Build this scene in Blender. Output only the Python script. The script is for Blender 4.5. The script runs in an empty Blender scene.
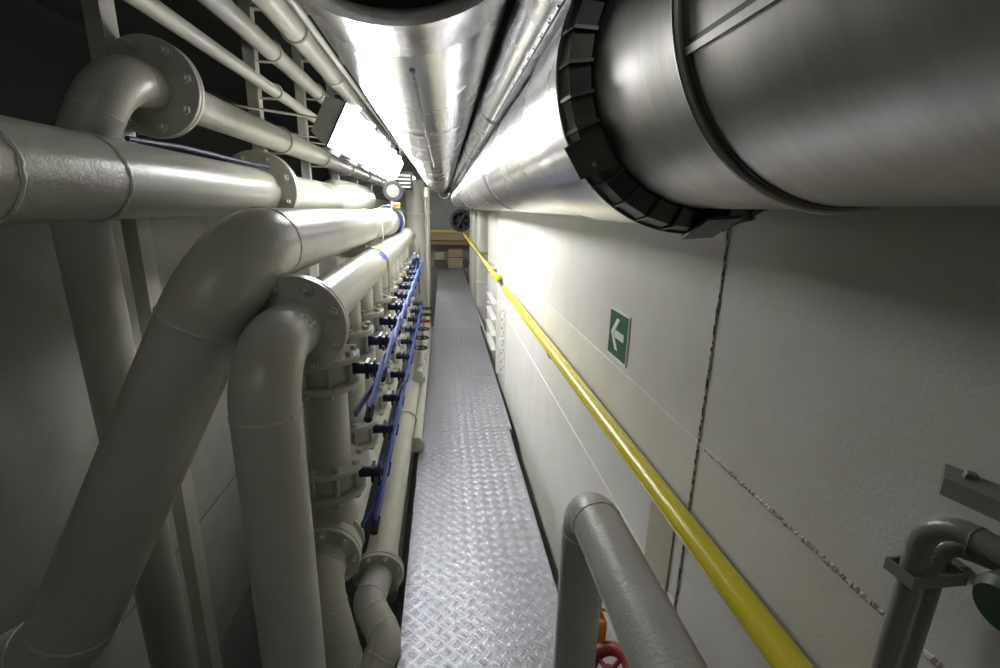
import bpy, math, random
from mathutils import Vector, Matrix
random.seed(7)
C = bpy.context.scene.collection
PI = math.pi
V = Vector

# ---------------------------------------------------------------- materials
def new_mat(name):
    m = bpy.data.materials.new(name); m.use_nodes = True
    nt = m.node_tree
    b = nt.nodes['Principled BSDF']
    return m, nt, b
def noise(nt, scale, detail=3, rough=.5, vec=None):
    n = nt.nodes.new('ShaderNodeTexNoise'); n.inputs['Scale'].default_value = scale
    n.inputs['Detail'].default_value = detail; n.inputs['Roughness'].default_value = rough
    if vec: nt.links.new(vec, n.inputs['Vector'])
    return n
def geo_pos(nt):
    return nt.nodes.new('ShaderNodeNewGeometry').outputs['Position']
def ramp(nt, fac, stops):
    r = nt.nodes.new('ShaderNodeValToRGB'); e = r.color_ramp.elements
    e[0].position, e[0].color = stops[0][0], (*stops[0][1], 1)
    e[1].position, e[1].color = stops[1][0], (*stops[1][1], 1)
    for p, c in stops[2:]:
        x = e.new(p); x.color = (*c, 1)
    nt.links.new(fac, r.inputs[0]); return r.outputs[0]
def bump(nt, b, heights, base=None):
    nrm = None
    for h, dist, strength in heights:
        n = nt.nodes.new('ShaderNodeBump'); n.inputs['Distance'].default_value = dist
        n.inputs['Strength'].default_value = strength
        nt.links.new(h, n.inputs['Height'])
        if nrm: nt.links.new(nrm, n.inputs['Normal'])
        nrm = n.outputs[0]
    nt.links.new(nrm, b.inputs['Normal'])
def paint(name, col, rough=.35, peel=1.0, dirt=.12, big=0.0, spec=.5):
    m, nt, b = new_mat(name); p = geo_pos(nt)
    n1 = noise(nt, 5, 4, .6, p)
    c = col
    dk = tuple(x*(1-dirt) for x in c)
    dk = (dk[0], dk[1]*.99, dk[2]*.93)
    nt.links.new(ramp(nt, n1.outputs[0], [(.35, dk), (.65, c)]), b.inputs['Base Color'])
    b.inputs['Roughness'].default_value = rough
    b.inputs['Specular IOR Level'].default_value = spec
    n2 = noise(nt, 170, 2, .5, p); n3 = noise(nt, 45, 2, .5, p)
    hs = [(n2.outputs[0], .0014, .5*peel), (n3.outputs[0], .003, .25*peel)]
    if big: 
        n4 = noise(nt, 4, 2, .5, p); hs.append((n4.outputs[0], .02, big))
    bump(nt, b, hs); return m
def simple(name, col, rough=.5, metal=0.0, em=None, es=0):
    m, nt, b = new_mat(name)
    p = geo_pos(nt); n = noise(nt, 18, 3, .5, p)
    nt.links.new(ramp(nt, n.outputs[0], [(.3, tuple(x*.88 for x in col)), (.7, col)]), b.inputs['Base Color'])
    b.inputs['Roughness'].default_value = rough; b.inputs['Metallic'].default_value = metal
    if em:
        b.inputs['Emission Color'].default_value = (*em, 1); b.inputs['Emission Strength'].default_value = es
    return m
def cladding(name, col, rough=.26, lo=.75, streak=1.0, dent=.35):
    m, nt, b = new_mat(name); p = geo_pos(nt)
    mp = nt.nodes.new('ShaderNodeMapping'); nt.links.new(p, mp.inputs[0]); mp.inputs['Scale'].default_value = (3, 26, 3)
    n = noise(nt, 2.5, 6, .65, mp.outputs[0])
    nt.links.new(ramp(nt, n.outputs[0], [(.3, tuple(x*lo for x in col)), (.7, col)]), b.inputs['Base Color'])
    b.inputs['Metallic'].default_value = 1
    n5 = noise(nt, 7, 4, .6, p)
    mr = nt.nodes.new('ShaderNodeMapRange'); nt.links.new(n5.outputs[0], mr.inputs[0])
    mr.inputs[1].default_value = .3; mr.inputs[2].default_value = .7
    mr.inputs[3].default_value = rough*.8; mr.inputs[4].default_value = rough*1.35
    nt.links.new(mr.outputs[0], b.inputs['Roughness'])
    n6 = noise(nt, 9, 2, .5, p)
    mp2 = nt.nodes.new('ShaderNodeMapping'); nt.links.new(p, mp2.inputs[0]); mp2.inputs['Scale'].default_value = (12, 320, 12)
    n7 = noise(nt, 1, 3, .6, mp2.outputs[0])
    bump(nt, b, [(n6.outputs[0], .02, dent), (n7.outputs[0], .0006, .35*streak)]); return m
def tread(name):
    m, nt, b = new_mat(name); p = geo_pos(nt)
    N = nt.nodes; L = nt.links
    def math_(op, a, bb=None, c=None):
        n = N.new('ShaderNodeMath'); n.operation = op
        for i, v in enumerate((a, bb, c)):
            if v is None: continue
            if isinstance(v, (int, float)): n.inputs[i].default_value = v
            else: L.new(v, n.inputs[i])
        return n.outputs[0]
    sp = N.new('ShaderNodeSeparateXYZ'); L.new(p, sp.inputs[0])
    k = 1/.044
    u = math_('MULTIPLY', math_('ADD', sp.outputs[0], sp.outputs[1]), k*.7071)
    v = math_('MULTIPLY', math_('SUBTRACT', sp.outputs[0], sp.outputs[1]), k*.7071)
    fu = math_('FLOOR', u); fv = math_('FLOOR', v)
    par = math_('PINGPONG', math_('ADD', fu, fv), 1.0)
    lu = math_('SUBTRACT', math_('FRACT', u), .5); lv = math_('SUBTRACT', math_('FRACT', v), .5)
    inv = math_('SUBTRACT', 1.0, par)
    a = math_('ADD', math_('MULTIPLY', lu, par), math_('MULTIPLY', lv, inv))     # across the bars
    l = math_('ADD', math_('MULTIPLY', lv, par), math_('MULTIPLY', lu, inv))     # along the bars
    bars = math_('COSINE', math_('MULTIPLY', a, 2*PI*5))
    m1 = math_('LESS_THAN', math_('ABSOLUTE', a), .42)
    ll = math_('SUBTRACT', 1.0, math_('POWER', math_('MULTIPLY', math_('ABSOLUTE', l), 2.45), 4.0))
    h = math_('MULTIPLY', math_('MULTIPLY', math_('MAXIMUM', bars, 0.0), m1), math_('MAXIMUM', ll, 0.0))
    rg = math_('MAXIMUM', math_('COSINE', math_('MULTIPLY', a, 2*PI*1.15)), 0.0)
    rg = math_('MULTIPLY', rg, math_('MAXIMUM', ll, 0.0))
    h = math_('ADD', math_('MULTIPLY', h, .8), math_('MULTIPLY', rg, .75))
    n = noise(nt, 30, 4, .6, p)
    L.new(ramp(nt, n.outputs[0], [(.3, (.25, .255, .285)), (.7, (.31, .32, .35))]), b.inputs['Base Color'])
    b.inputs['Metallic'].default_value = .7; b.inputs['Roughness'].default_value = .36
    n3 = noise(nt, 3, 2, .5, p)
    bump(nt, b, [(h, .00105, 1.0), (n3.outputs[0], .006, .3)])
    return m
M = dict(
    pipe = paint('cream_pipe_paint', (.53, .53, .475), .30, 1.0),
    pipe2 = paint('grey_pipe_paint', (.47, .47, .44), .42, 1.3),
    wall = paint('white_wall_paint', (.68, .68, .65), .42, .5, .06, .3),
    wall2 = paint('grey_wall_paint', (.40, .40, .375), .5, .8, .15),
    dark = simple('dark_grey_surface', (.05, .05, .045), .9),  # plain near-black colour for the upper left wall and ceiling
    bilge = simple('bilge_paint', (.09, .09, .085), .7),
    post = paint('cream_post_paint', (.58, .58, .52), .4, .8),
    weld = paint('weld_paint', (.62, .62, .56), .4, 3.0),
    crack = simple('dark_weld_groove', (.12, .11, .10), .9),
    rustweld = paint('worn_weld_bead', (.72, .70, .64), .6, 5.0, .5),
    bolt = paint('painted_bolt', (.50, .50, .45), .35, .5),
    tread = tread('aluminium_tread_plate'),
    alu = simple('aluminium_edge', (.5, .5, .52), .4, .8),
    clad = cladding('aluminium_cladding', (.74, .74, .76), .22, .86, .5, .12),
    clad2 = cladding('old_steel_cladding', (.50, .495, .475), .36, .82, .5, .08),
    band = simple('dark_band_steel', (.13, .13, .125), .38, .8),
    seam = simple('dark_cladding_seam', (.10, .10, .10), .5, .6),
    rubber = simple('black_rubber', (.016, .016, .018), .8),
    yellow = paint('yellow_paint', (.72, .62, .035), .27, .8, .08),
    blue = simple('blue_lever_paint', (.035, .08, .36), .6),
    dblue = simple('dark_blue_plate', (.010, .018, .085), .45),
    navy = simple('navy_cable', (.02, .035, .11), .5),
    chrome = simple('bare_steel', (.55, .56, .58), .3, 1),
    red = simple('dark_red_paint', (.28, .03, .035), .45),
    orange = simple('orange_paint', (.70, .27, .04), .5),
    brass = simple('brass', (.62, .5, .15), .35, .9),
    green = simple('sign_green', (.020, .10, .055), .45),
    darkgreen = simple('dark_green_paint', (.02, .055, .03), .5),
    white = simple('sign_white', (.82, .86, .82), .5),
    plate = simple('yellowed_panel', (.47, .46, .34), .5),
    conduit = paint('grey_conduit_paint', (.21, .21, .205), .33, .7),
    wood = simple('brown_timber', (.30, .19, .09), .7),
    card = simple('cardboard_crate', (.42, .35, .24), .8),
    letter = simple('white_letter_paint', (.95, .95, .93), .5),
    lens = simple('lit_lamp_lens', (.9, .9, .9), .3, 0, (1, .99, .97), 48),
    lamphouse = simple('grey_lamp_housing', (.36, .36, .33), .45),
    glass = simple('gauge_face', (.13, .13, .125), .7),
    floorfar = simple('far_deck', (.25, .25, .24), .6),
)

# ---------------------------------------------------------------- mesh helpers
class G:
    def __init__(s): s.v = []; s.f = []; s.sm = []
    def add(s, v, f, smooth=True):
        o = len(s.v); s.v += [V(x) for x in v]; s.f += [[i+o for i in q] for q in f]; s.sm += [smooth]*len(f); return s
    def build(s, name, mat, parent=None, loc=None):
        me = bpy.data.meshes.new(name)
        base = V((0, 0, 0))
        if parent is not None:
            q = parent
            while q is not None: base += q.location; q = q.parent
        if loc is not None: base = V(loc)
        me.from_pydata([v-base for v in s.v], [], s.f); me.update()
        for p, k in zip(me.polygons, s.sm): p.use_smooth = k
        me.set_sharp_from_angle(angle=math.radians(32))
        me.materials.append(mat)
        o = bpy.data.objects.new(name, me); C.objects.link(o)
        if parent is not None: o.parent = parent
        elif loc is not None: o.location = base
        return o
def frame(d, up=None):
    d = V(d).normalized()
    u = V(up) if up is not None else (V((0, 0, 1)) if abs(d.z) < .9 else V((1, 0, 0)))
    a = (u - d*u.dot(d)).normalized(); return a, d.cross(a)
def lathe(g, prof, o, d, seg=48, smooth=True, closed=False):
    o = V(o); d = V(d).normalized(); a, b = frame(d); vs = []; fs = []
    for r, h in prof:
        for i in range(seg):
            t = 2*PI*i/seg; vs.append(o + d*h + (a*math.cos(t)+b*math.sin(t))*r)
    n = len(prof)
    for j in range(n-1 if not closed else n):
        k = (j+1) % n
        for i in range(seg):
            i2 = (i+1) % seg; fs.append([j*seg+i, j*seg+i2, k*seg+i2, k*seg+i])
    if not closed:
        fs.append([i for i in range(seg)][::-1]); fs.append([(n-1)*seg+i for i in range(seg)])
    g.add(vs, fs, smooth); return g
def disc(g, o, d, r, t, seg=48, ch=.003):
    # short chamfered cylinder centred on o, side smooth
    lathe(g, [(r-ch, -t/2), (r, -t/2+ch), (r, t/2-ch), (r-ch, t/2)], o, d, seg); return g
def ringm(g, o, d, r0, r1, t, seg=48, ch=.002):
    lathe(g, [(r0, -t/2), (r1-ch, -t/2), (r1, -t/2+ch), (r1, t/2-ch), (r1-ch, t/2), (r0, t/2)], o, d, seg, True, True); return g
def sweep(g, path, r, seg=32, cap=True, smooth=True):
    path = [V(p) for p in path]; n = len(path); vs = []; fs = []
    tan = []
    for i in range(n):
        t = (path[min(i+1, n-1)]-path[max(i-1, 0)]).normalized(); tan.append(t)
    a, _ = frame(tan[0])
    for i in range(n):
        a = (a - tan[i]*a.dot(tan[i])).normalized(); b = tan[i].cross(a)
        rr = r[i] if isinstance(r, (list, tuple)) else r
        for k in range(seg):
            t = 2*PI*k/seg; vs.append(path[i]+(a*math.cos(t)+b*math.sin(t))*rr)
    for i in range(n-1):
        for k in range(seg):
            k2 = (k+1) % seg; fs.append([i*seg+k, i*seg+k2, (i+1)*seg+k2, (i+1)*seg+k])
    g.add(vs, fs, smooth)
    if cap: g.add(vs[:seg], [list(range(seg))[::-1]], False); g.add(vs[-seg:], [list(range(seg))], False)
    return g
def fillet(pts, R, n=14):
    pts = [V(p) for p in pts]; out = [pts[0]]; ends = []
    for i in range(1, len(pts)-1):
        r = R[i-1] if isinstance(R, (list, tuple)) else R
        a = (pts[i-1]-pts[i]).normalized(); b = (pts[i+1]-pts[i]).normalized()
        ang = a.angle(b); L = r/math.tan(ang/2); c = pts[i] + (a+b).normalized()*(r/math.sin(ang/2))
        p0 = pts[i]+a*L; p1 = pts[i]+b*L; v0 = p0-c; v1 = p1-c; tot = v0.angle(v1)
        ax = v0.cross(v1).normalized()
        for k in range(n+1): out.append(c + Matrix.Rotation(tot*k/n, 3, ax) @ v0)
        ends.append((p0, -a, p1, b))
    out.append(pts[-1]); return out, ends
def box(g, lo, hi, rot=None, about=None, bev=0):
    x0, y0, z0 = lo; x1, y1, z1 = hi
    if bev:
        b = bev
        vs = []
        for z, s in ((z0, b), (z0+b, 0), (z1-b, 0), (z1, b)):
            for (sx, sy) in ((0, 0), (1, 0), (1, 1), (0, 1)):
                X = x1 if sx else x0; Yy = y1 if sy else y0
                dx = -1 if sx else 1; dy = -1 if sy else 1
                vs.append((X+dx*s, Yy+dy*(s+b), z)) ; vs.append((X+dx*(s+b), Yy+dy*s, z))
        # order the eight corner points around
        idx = [0, 1, 3, 2, 4, 5, 7, 6]
        fs = []
        for j in range(3):
            for i in range(8):
                a, c = idx[i], idx[(i+1) % 8]; fs.append([j*8+a, j*8+c, (j+1)*8+c, (j+1)*8+a])
        fs.append([idx[i] for i in range(8)][::-1]); fs.append([24+idx[i] for i in range(8)])
    else:
        vs = [(x0, y0, z0), (x1, y0, z0), (x1, y1, z0), (x0, y1, z0), (x0, y0, z1), (x1, y0, z1), (x1, y1, z1), (x0, y1, z1)]
        fs = [[3, 2, 1, 0], [4, 5, 6, 7], [0, 1, 5, 4], [1, 2, 6, 5], [2, 3, 7, 6], [3, 0, 4, 7]]
    vs = [V(v) for v in vs]
    if rot is not None:
        c = V(about) if about is not None else (V(lo)+V(hi))/2
        vs = [rot @ (v-c) + c for v in vs]
    g.add(vs, fs, False); return g
def bar(g, p, q, w, t, up=(0, 0, 1)):
    # rectangular bar from p to q, w wide (perpendicular to up), t thick (along up)
    p = V(p); q = V(q); d = (q-p).normalized(); a, b = frame(d, up)
    vs = []
    for o in (p, q):
        for sa, sb in ((-1, -1), (1, -1), (1, 1), (-1, 1)): vs.append(o + a*sa*t/2 + b*sb*w/2)
    g.add(vs, [[3, 2, 1, 0], [4, 5, 6, 7], [0, 1, 5, 4], [1, 2, 6, 5], [2, 3, 7, 6], [3, 0, 4, 7]], False); return g
def bead(g, o, d, r, w=.005, seg=64, lump=.35):
    # weld bead: lumpy torus
    o = V(o); a, b = frame(d); d = V(d).normalized(); vs = []; fs = []; m = 6
    for i in range(seg):
        t = 2*PI*i/seg; rd = a*math.cos(t)+b*math.sin(t); k = w*(1+lump*(random.random()-.5)*2)
        sh = (random.random()-.5)*w*.7
        for j in range(m):
            u = 2*PI*j/m; vs.append(o+rd*(r+k*.55*math.cos(u))+d*(k*math.sin(u)+sh))
    for i in range(seg):
        for j in range(m):
            i2 = (i+1) % seg; j2 = (j+1) % m; fs.append([i*m+j, i*m+j2, i2*m+j2, i2*m+j])
    g.add(vs, fs, True); return g

# ---------------------------------------------------------------- object helpers
def thing(name, label, cat, loc=(0, 0, 0), group=None):
    o = bpy.data.objects.new(name, None); C.objects.link(o); o.location = loc; o.empty_display_size = .05
    o['label'] = label; o['category'] = cat
    if group: o['group'] = group
    return o
def tag(o, label, cat, group=None):
    o['label'] = label; o['category'] = cat
    if group: o['group'] = group
    return o
def struct(name, g, mat):
    o = g.build(name, mat); o['kind'] = 'structure'; return o
def copy_tree(o, parent=None):
    c = o.copy(); C.objects.link(c)
    if parent is not None: c.parent = parent
    for ch in list(o.children): copy_tree(ch, c)
    return c
def hexbolt(parent, p, d, r=.011, tail=.0, mat=None):
    # nut with washer and stud end, head facing d
    g = G(); d = V(d).normalized()
    lathe(g, [(r*1.35, 0), (r*1.35, r*.2)], p, d, 16)
    lathe(g, [(r*.93, r*.2), (r*1.05, r*.35), (r*1.05, r*.95), (r*.9, r*1.1)], p, d, 6)
    lathe(g, [(r*.55, r*1.1), (r*.55, r*1.75), (r*.42, r*1.9)], p, d, 10)
    return g.build('bolt', mat or M['bolt'], parent)
def bolts(parent, o, d, rb, n, r=.011, ph=.0, up=(0, 0, 1)):
    a, b = frame(d, up) if abs(V(d).normalized().dot(V(up))) < .95 else frame(d)
    for i in range(n):
        t = 2*PI*(i+ph)/n; hexbolt(parent, V(o)+(a*math.cos(t)+b*math.sin(t))*rb, d, r)
def flange(parent, o, d, r, t, nb, rb, br=.011, ph=.5, pair=True, face=None, seg=64, name='flange'):
    """flange pair centred on o; bolts on the side the vector d points away from"""
    d = V(d).normalized(); o = V(o)
    g = G()
    if pair:
        disc(g, o - d*(t*.5+.0015), d, r, t, seg); disc(g, o + d*(t*.5+.0015), d, r, t, seg)
        disc(g, o, d, r*.93, .006, seg, .001)
        back = t+.0015
    else:
        disc(g, o, d, r, t, seg); back = t/2
    f = g.build(name, M['pipe'], parent)
    if nb: bolts(f, o - d*back, -d, rb, nb, br, ph)
    return f

# ================================================================= SETTING
g = G(); box(g, (.57, -1.0, -1.25), (.69, 5.0, 3.0)); struct('wall_right', g, M['wall'])
g = G(); box(g, (.80, 5.0, -1.25), (.9, 13.6, 3.0)); box(g, (.57, 5.0, -1.25), (.80, 5.01, 3.0)); struct('wall_right_far', g, M['wall'])
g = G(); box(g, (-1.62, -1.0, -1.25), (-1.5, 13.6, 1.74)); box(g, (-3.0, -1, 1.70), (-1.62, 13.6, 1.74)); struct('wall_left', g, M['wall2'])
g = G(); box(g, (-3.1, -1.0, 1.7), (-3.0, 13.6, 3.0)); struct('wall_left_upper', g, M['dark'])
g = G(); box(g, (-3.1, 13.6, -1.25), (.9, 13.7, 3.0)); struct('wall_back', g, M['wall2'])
g = G(); box(g, (-3.1, -1.1, -1.25), (.9, -1.0, 3.0)); struct('wall_front', g, M['wall2'])
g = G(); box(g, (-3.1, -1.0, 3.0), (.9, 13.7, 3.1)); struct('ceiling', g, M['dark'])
g = G(); box(g, (-3.1, -1.0, -1.3), (.9, 13.7, -1.25)); struct('floor', g, M['bilge'])

# weld seams in the wall plating
def wavy_line(name, pts, w, mat, amp, n, nx=.004):
    g = G(); path = []
    for i in range(n+1):
        t = i/n; p = V(pts[0]).lerp(V(pts[1]), t)
        path.append(p + V((0, (random.random()-.5)*amp if abs(pts[0][2]-pts[1][2]) > .1 else 0, (random.random()-.5)*amp if abs(pts[0][2]-pts[1][2]) < .1 else 0)))
    rs = [w*(.7+.6*random.random()) for _ in path]
    sweep(g, path, rs, 8); return g
g = wavy_line('trim', [(.5712, .905, -.8), (.5712, .905, 2.0)], .0048, None, .003, 420); struct('trim_1', g, M['rustweld'])
g = wavy_line('trim', [(.5690, .905, -.8), (.5690, .905, 2.0)], .0026, None, .003, 420); struct('trim_2', g, M['crack'])
g = wavy_line('trim', [(.571, -.2, 1.098), (.571, .9, 1.098)], .0042, None, .004, 420); struct('trim_3', g, M['rustweld'])
g = wavy_line('trim', [(.571, .9, 1.098), (.571, 5.0, 1.098)], .0035, None, .002, 160); struct('trim_4', g, M['wall'])
g = wavy_line('trim', [(.5715, .9, .65), (.5715, 5.0, .65)], .0040, None, .002, 160); struct('trim_5', g, M['wall'])
g = G(); sweep(g, [(-1.5, -1, -.30), (-1.5, 13, -.30)], .004, 6); struct('trim_6', g, M['crack'])

# ================================================================= WALKWAY (tread plates, each a thing)
ys = [.2, 3.2, 4.37, 6.4, 8.4, 10.4, 12.9]
names = ['nearest aluminium tread plate of the walkway, beside the grey bent pipe', 'short second aluminium tread plate of the walkway, beyond the first joint',
         'third aluminium tread plate, beside the perforated bracket', 'tread plate of the walkway beside the row of handwheels',
         'tread plate of the walkway in front of the farthest one', 'farthest aluminium tread plate, in front of the crates']
for i in range(6):
    y0, y1 = ys[i], ys[i+1]
    xl = -.175 if i == 0 else (-.165 if i < 3 else -.14); xr = .479 if i < 1 else (.50 if i < 3 else .53)
    t = thing('tread_plate', names[i], 'walkway plate', ((xl+xr)/2, y0, -.05), 'walkway tread plates')
    g = G()
    if i:
        box(g, (xl, y0+.002, -.006), (xr, y1-.002, 0))
    else:                                   # the near plate is notched round the grey upright pipe
        pl = [(xl, y0+.002), (.262, y0+.002), (.262, 1.01), (xr, 1.01), (xr, y1-.002), (xl, y1-.002)]
        g.add([(x, y, z) for z in (-.006, 0) for x, y in pl], [[5, 4, 3, 2, 1, 0], [6, 7, 8, 9, 10, 11]]+[[k, (k+1) % 6, 6+(k+1) % 6, 6+k] for k in range(6)], False)
    g.build('plate', M['tread'], t)
    for q in (xl, xr-.005):
        g = G(); box(g, (q, 1.012 if (i == 0 and q > 0) else y0+.002, -.05), (q+.005, y1-.002, -.0062)); g.build('edge', M['alu'], t)
for k, y in enumerate((.5, 1.7, 2.9, 4.1, 5.3, 7.0, 9.0, 11.0, 12.6)):
    g = G(); box(g, (-.14, y, -.10), (.50, y+.05, -.051)); box(g, (-.12, y+.01, -1.25), (-.08, y+.04, -.10)); box(g, (.44, y+.01, -1.25), (.48, y+.04, -.10))
    tag(g.build('walkway_trestle', M['bilge'], None, ((.18), y, -1.25)), 'dark steel trestle carrying the walkway from below', 'trestle', 'walkway trestles')

# ================================================================= PIPE RUNS
def pipe_run(name, label, pts, r, R, mat='pipe', welds=(), seg=48, cat='pipe', group=None, bodyname='pipe_body', weldw=.005):
    path, ends = fillet(pts, R) if len(pts) > 2 else ([V(p) for p in pts], [])
    t = thing(name, label, cat, path[-1], group)
    g = G(); sweep(g, path, r, seg); g.build(bodyname, M[mat], t)
    for (p0, d0, p1, d1) in ends:
        for p, d in ((p0, d0), (p1, d1)):
            g = G(); bead(g, p, d, r, weldw); g.build('weld_seam', M['weld'] if mat != 'conduit' else M[mat], t)
    for p, d in welds:
        g = G(); bead(g, p, d, r, weldw); g.build('weld_seam', M['weld'], t)
    return t

Yv = V((0, 1, 0))
# --- A: the upper of the two big horizontal pipes
A = V((-.94, 0, 1.655))
t = pipe_run('horizontal_pipe', 'thick cream pipe entering level at the left edge, running behind the bent one',
             [A+Yv*.2, A+Yv*5.9], .112, 0, welds=[(A+Yv*1.43, Yv), (A+Yv*1.09, Yv)], weldw=.009)
flange(t, A+Yv*2.68+V((0, 0, .012)), Yv, .19, .026, 8, .152, .017)
for y in (3.75, 4.6):
    g = G(); bead(g, A+Yv*y, Yv, .11, .006); g.build('weld_seam', M['weld'], t)
g = G(); lathe(g, [(.112, 0), (.155, .12), (.165, .5), (.165, 1.5), (.11, 1.6)], A+Yv*4.3, Yv, 48, True); g.build('sleeve', M['pipe'], t)
# stencilled code marks on the pipe
for k in range(4):
    g = G()
    y = 3.72+k*.07; a0 = math.radians(28); 
    for s in range(3):
        an = a0+.16*s
        c = A+Yv*y+V((math.cos(an), 0, math.sin(an)))*.1128
        bar(g, c-Yv*.012, c+Yv*.012, .022 if s % 2 == k % 2 else .010, .0014, (math.cos(an), 0, math.sin(an)))
    g.build('stencil_mark', M['navy'], t)

# --- B: the big bent pipe in front
B = V((-.54, 0, 1.455))
pB = [B+Yv*4.9, V((-.54, 1.50, 1.47)), V((-.8, 1.02, .70)), V((-1.35, .55, .38))]
pB = [V((-.54, 4.9, 1.45)), V((-.54, 1.31, 1.478)), V((-1.115, 1.25, .335)), V((-1.495, 1.24, .12))]
t = pipe_run('bent_pipe', 'thickest cream pipe in front, bending from level to a long diagonal down to bottom left',
             pB, .11, [.22, .23], welds=[(V((-.54, 3.35, 1.45)), Yv)], weldw=.006)
g = G(); lathe(g, [(.11, 0), (.128, .03), (.128, .5), (.112, .56)], V((-.54, 4.2, 1.45)), Yv, 48, True); g.build('sleeve', M['pipe'], t)
g = G(); ringm(g, (-.54, 4.86, 1.45), Yv, .1105, .150, .10, 48); g.build('blue_band', M['dblue'], t)
g = G(); ringm(g, (-.54, 4.93, 1.45), Yv, .100, .16, .02, 48); g.build('end_flange', M['pipe'], t)
# elbow past the blue band, going down
path, _ = fillet([(-.54, 4.9, 1.45), (-.54, 5.35, 1.45), (-.54, 5.35, -1.24)], .2)
path2 = path[1:]
t2 = thing('down_pipe', 'cream pipe turning down behind the blue banded pipe end', 'pipe', (-.54, 5.35, -1.24))
g = G(); sweep(g, [V((-.54, 4.945, 1.45))]+path2, .108, 40); g.build('pipe_body', M['pipe'], t2)

# --- C: EL pipe
Cc = V((-.43, 0, 1.255))
pts = [Cc+Yv*1.40, V((-.43, 1.115, 1.255)), V((-.425, 1.10, -1.24))]
path, ends = fillet(pts, .15, 24)
t = thing('elbow_pipe', 'cream elbow pipe lettered EL, standing upright in front of the valves', 'pipe', (-.425, 1.07, -1.24))
g = G(); sweep(g, path, .0805, 56); g.build('pipe_body', M['pipe'], t)
for (p0, d0, p1, d1) in ends:
    for p, d in ((p1, d1),):
        g = G(); bead(g, p, d, .0805, .005); g.build('weld_seam', M['weld'], t)
fl = flange(t, Cc+Yv*1.40, Yv, .148, .022, 8, .122, .016)
# letters E and L painted along the elbow
p0, d0, p1, d1 = ends[0]
cen = V((-.43, p0.y, 1.255-.15))
def elbow_pt(s, phi, off=.0012):
    # s: arc angle from the flange end; phi: angle round the section, 0 = outer, + towards the corridor
    if s < 0:
        n = V((0, 0, 1))*math.cos(phi)+V((1, 0, 0))*math.sin(phi); return cen+V((0, -s*.15, .15))+n*(.0805+off)
    rd = V((0, -math.sin(s), math.cos(s))); pc = cen+rd*.15
    n = rd*math.cos(phi)+V((1, 0, 0))*math.sin(phi); return pc+n*(.0805+off)
def stroke(g, a, b, w=.0095):
    n = 6; vs = []
    a = V((a[0], a[1], 0)); b = V((b[0], b[1], 0)); d = (b-a).normalized(); q = V((-d.y, d.x, 0))
    for i in range(n+1):
        c = a.lerp(b, i/n)
        for sgn in (-1, 1):
            e = c+q*sgn*w/2; vs.append(elbow_pt(S0-e.x/.15, PH0-e.y/.0845))
    g.add(vs, [[2*i, 2*i+1, 2*i+3, 2*i+2] for i in range(n)], True)
S0 = .03; PH0 = 1.20
g = G(); h = .036; w_ = .028
stroke(g, (0, 0), (0, h)); stroke(g, (0, 0), (w_, 0)); stroke(g, (0, h/2), (w_*.85, h/2)); stroke(g, (0, h), (w_, h))
x = .040
stroke(g, (x, 0), (x, h)); stroke(g, (x, 0), (x+w_, 0))
g.build('lettering', M['letter'], t)
# header pipe above the valves
HDR = thing('header_pipe', 'cream header pipe running level above the row of upright valve columns', 'pipe', (-.43, 1.43, 1.255))
g = G(); sweep(g, [Cc+Yv*1.426, Cc+Yv*6.0], .09, 48); g.build('pipe_body', M['pipe'], HDR)
g = G()
box(g, (-.352, 2.95, 1.315), (-.350, 3.05, 1.335))
for k, y in enumerate((2.86, 2.92)):
    an = math.radians(40); c = Cc+Yv*y+V((math.cos(an), 0, math.sin(an)))*.0905
    bar(g, c-Yv*.025, c+Yv*.025, .05, .002, (math.cos(an), 0, math.sin(an)))
g.v = g.v[8:]; g.f = [[i-8 for i in f] for f in g.f[6:]]; g.sm = g.sm[6:]
g.build('blue_marking', M['blue'], HDR)

# --- D: elbow with flange top left, and its pipe on the posts
Dx, Dz = -1.08, 2.005
t = pipe_run('elbow_pipe', 'cream elbow with a bolted round flange at top left, turning down behind the level pipe',
             [(Dx, 2.06, Dz), (Dx, 1.85, Dz-.01), (-1.225, 1.80, 1.66), (-1.225, 1.84, -1.24)], .08, [.15, .3], weldw=.004)
flange(t, (Dx, 2.085, Dz), Yv, .175, .022, 8, .142, .019, ph=.3)
D = pipe_run('pipe_on_posts', 'cream pipe leading away from the round top left flange, lowest pipe on the posts',
             [(Dx, 2.112, Dz), (Dx, 9.5, Dz)], .075, 0)
T1 = pipe_run('pipe_on_posts', 'thinnest cream pipe crossing the top left, clamped to the posts just above the flanged one',
             [(-1.08, .3, 2.30), (-1.08, 9.5, 2.30)], .036, 0)
T2 = pipe_run('pipe_on_posts', 'cream pipe clamped to the posts, second from the ceiling, its end hidden behind the lamp',
             [(-1.08, .3, 2.535), (-1.08, 9.5, 2.535)], .055, 0)
T3 = pipe_run('pipe_on_posts', 'thickest cream pipe on the posts, passing above the lamp nearest the metal duct',
             [(-.93, .3, 2.67), (-.93, 9.5, 2.67)], .075, 0)

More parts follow.
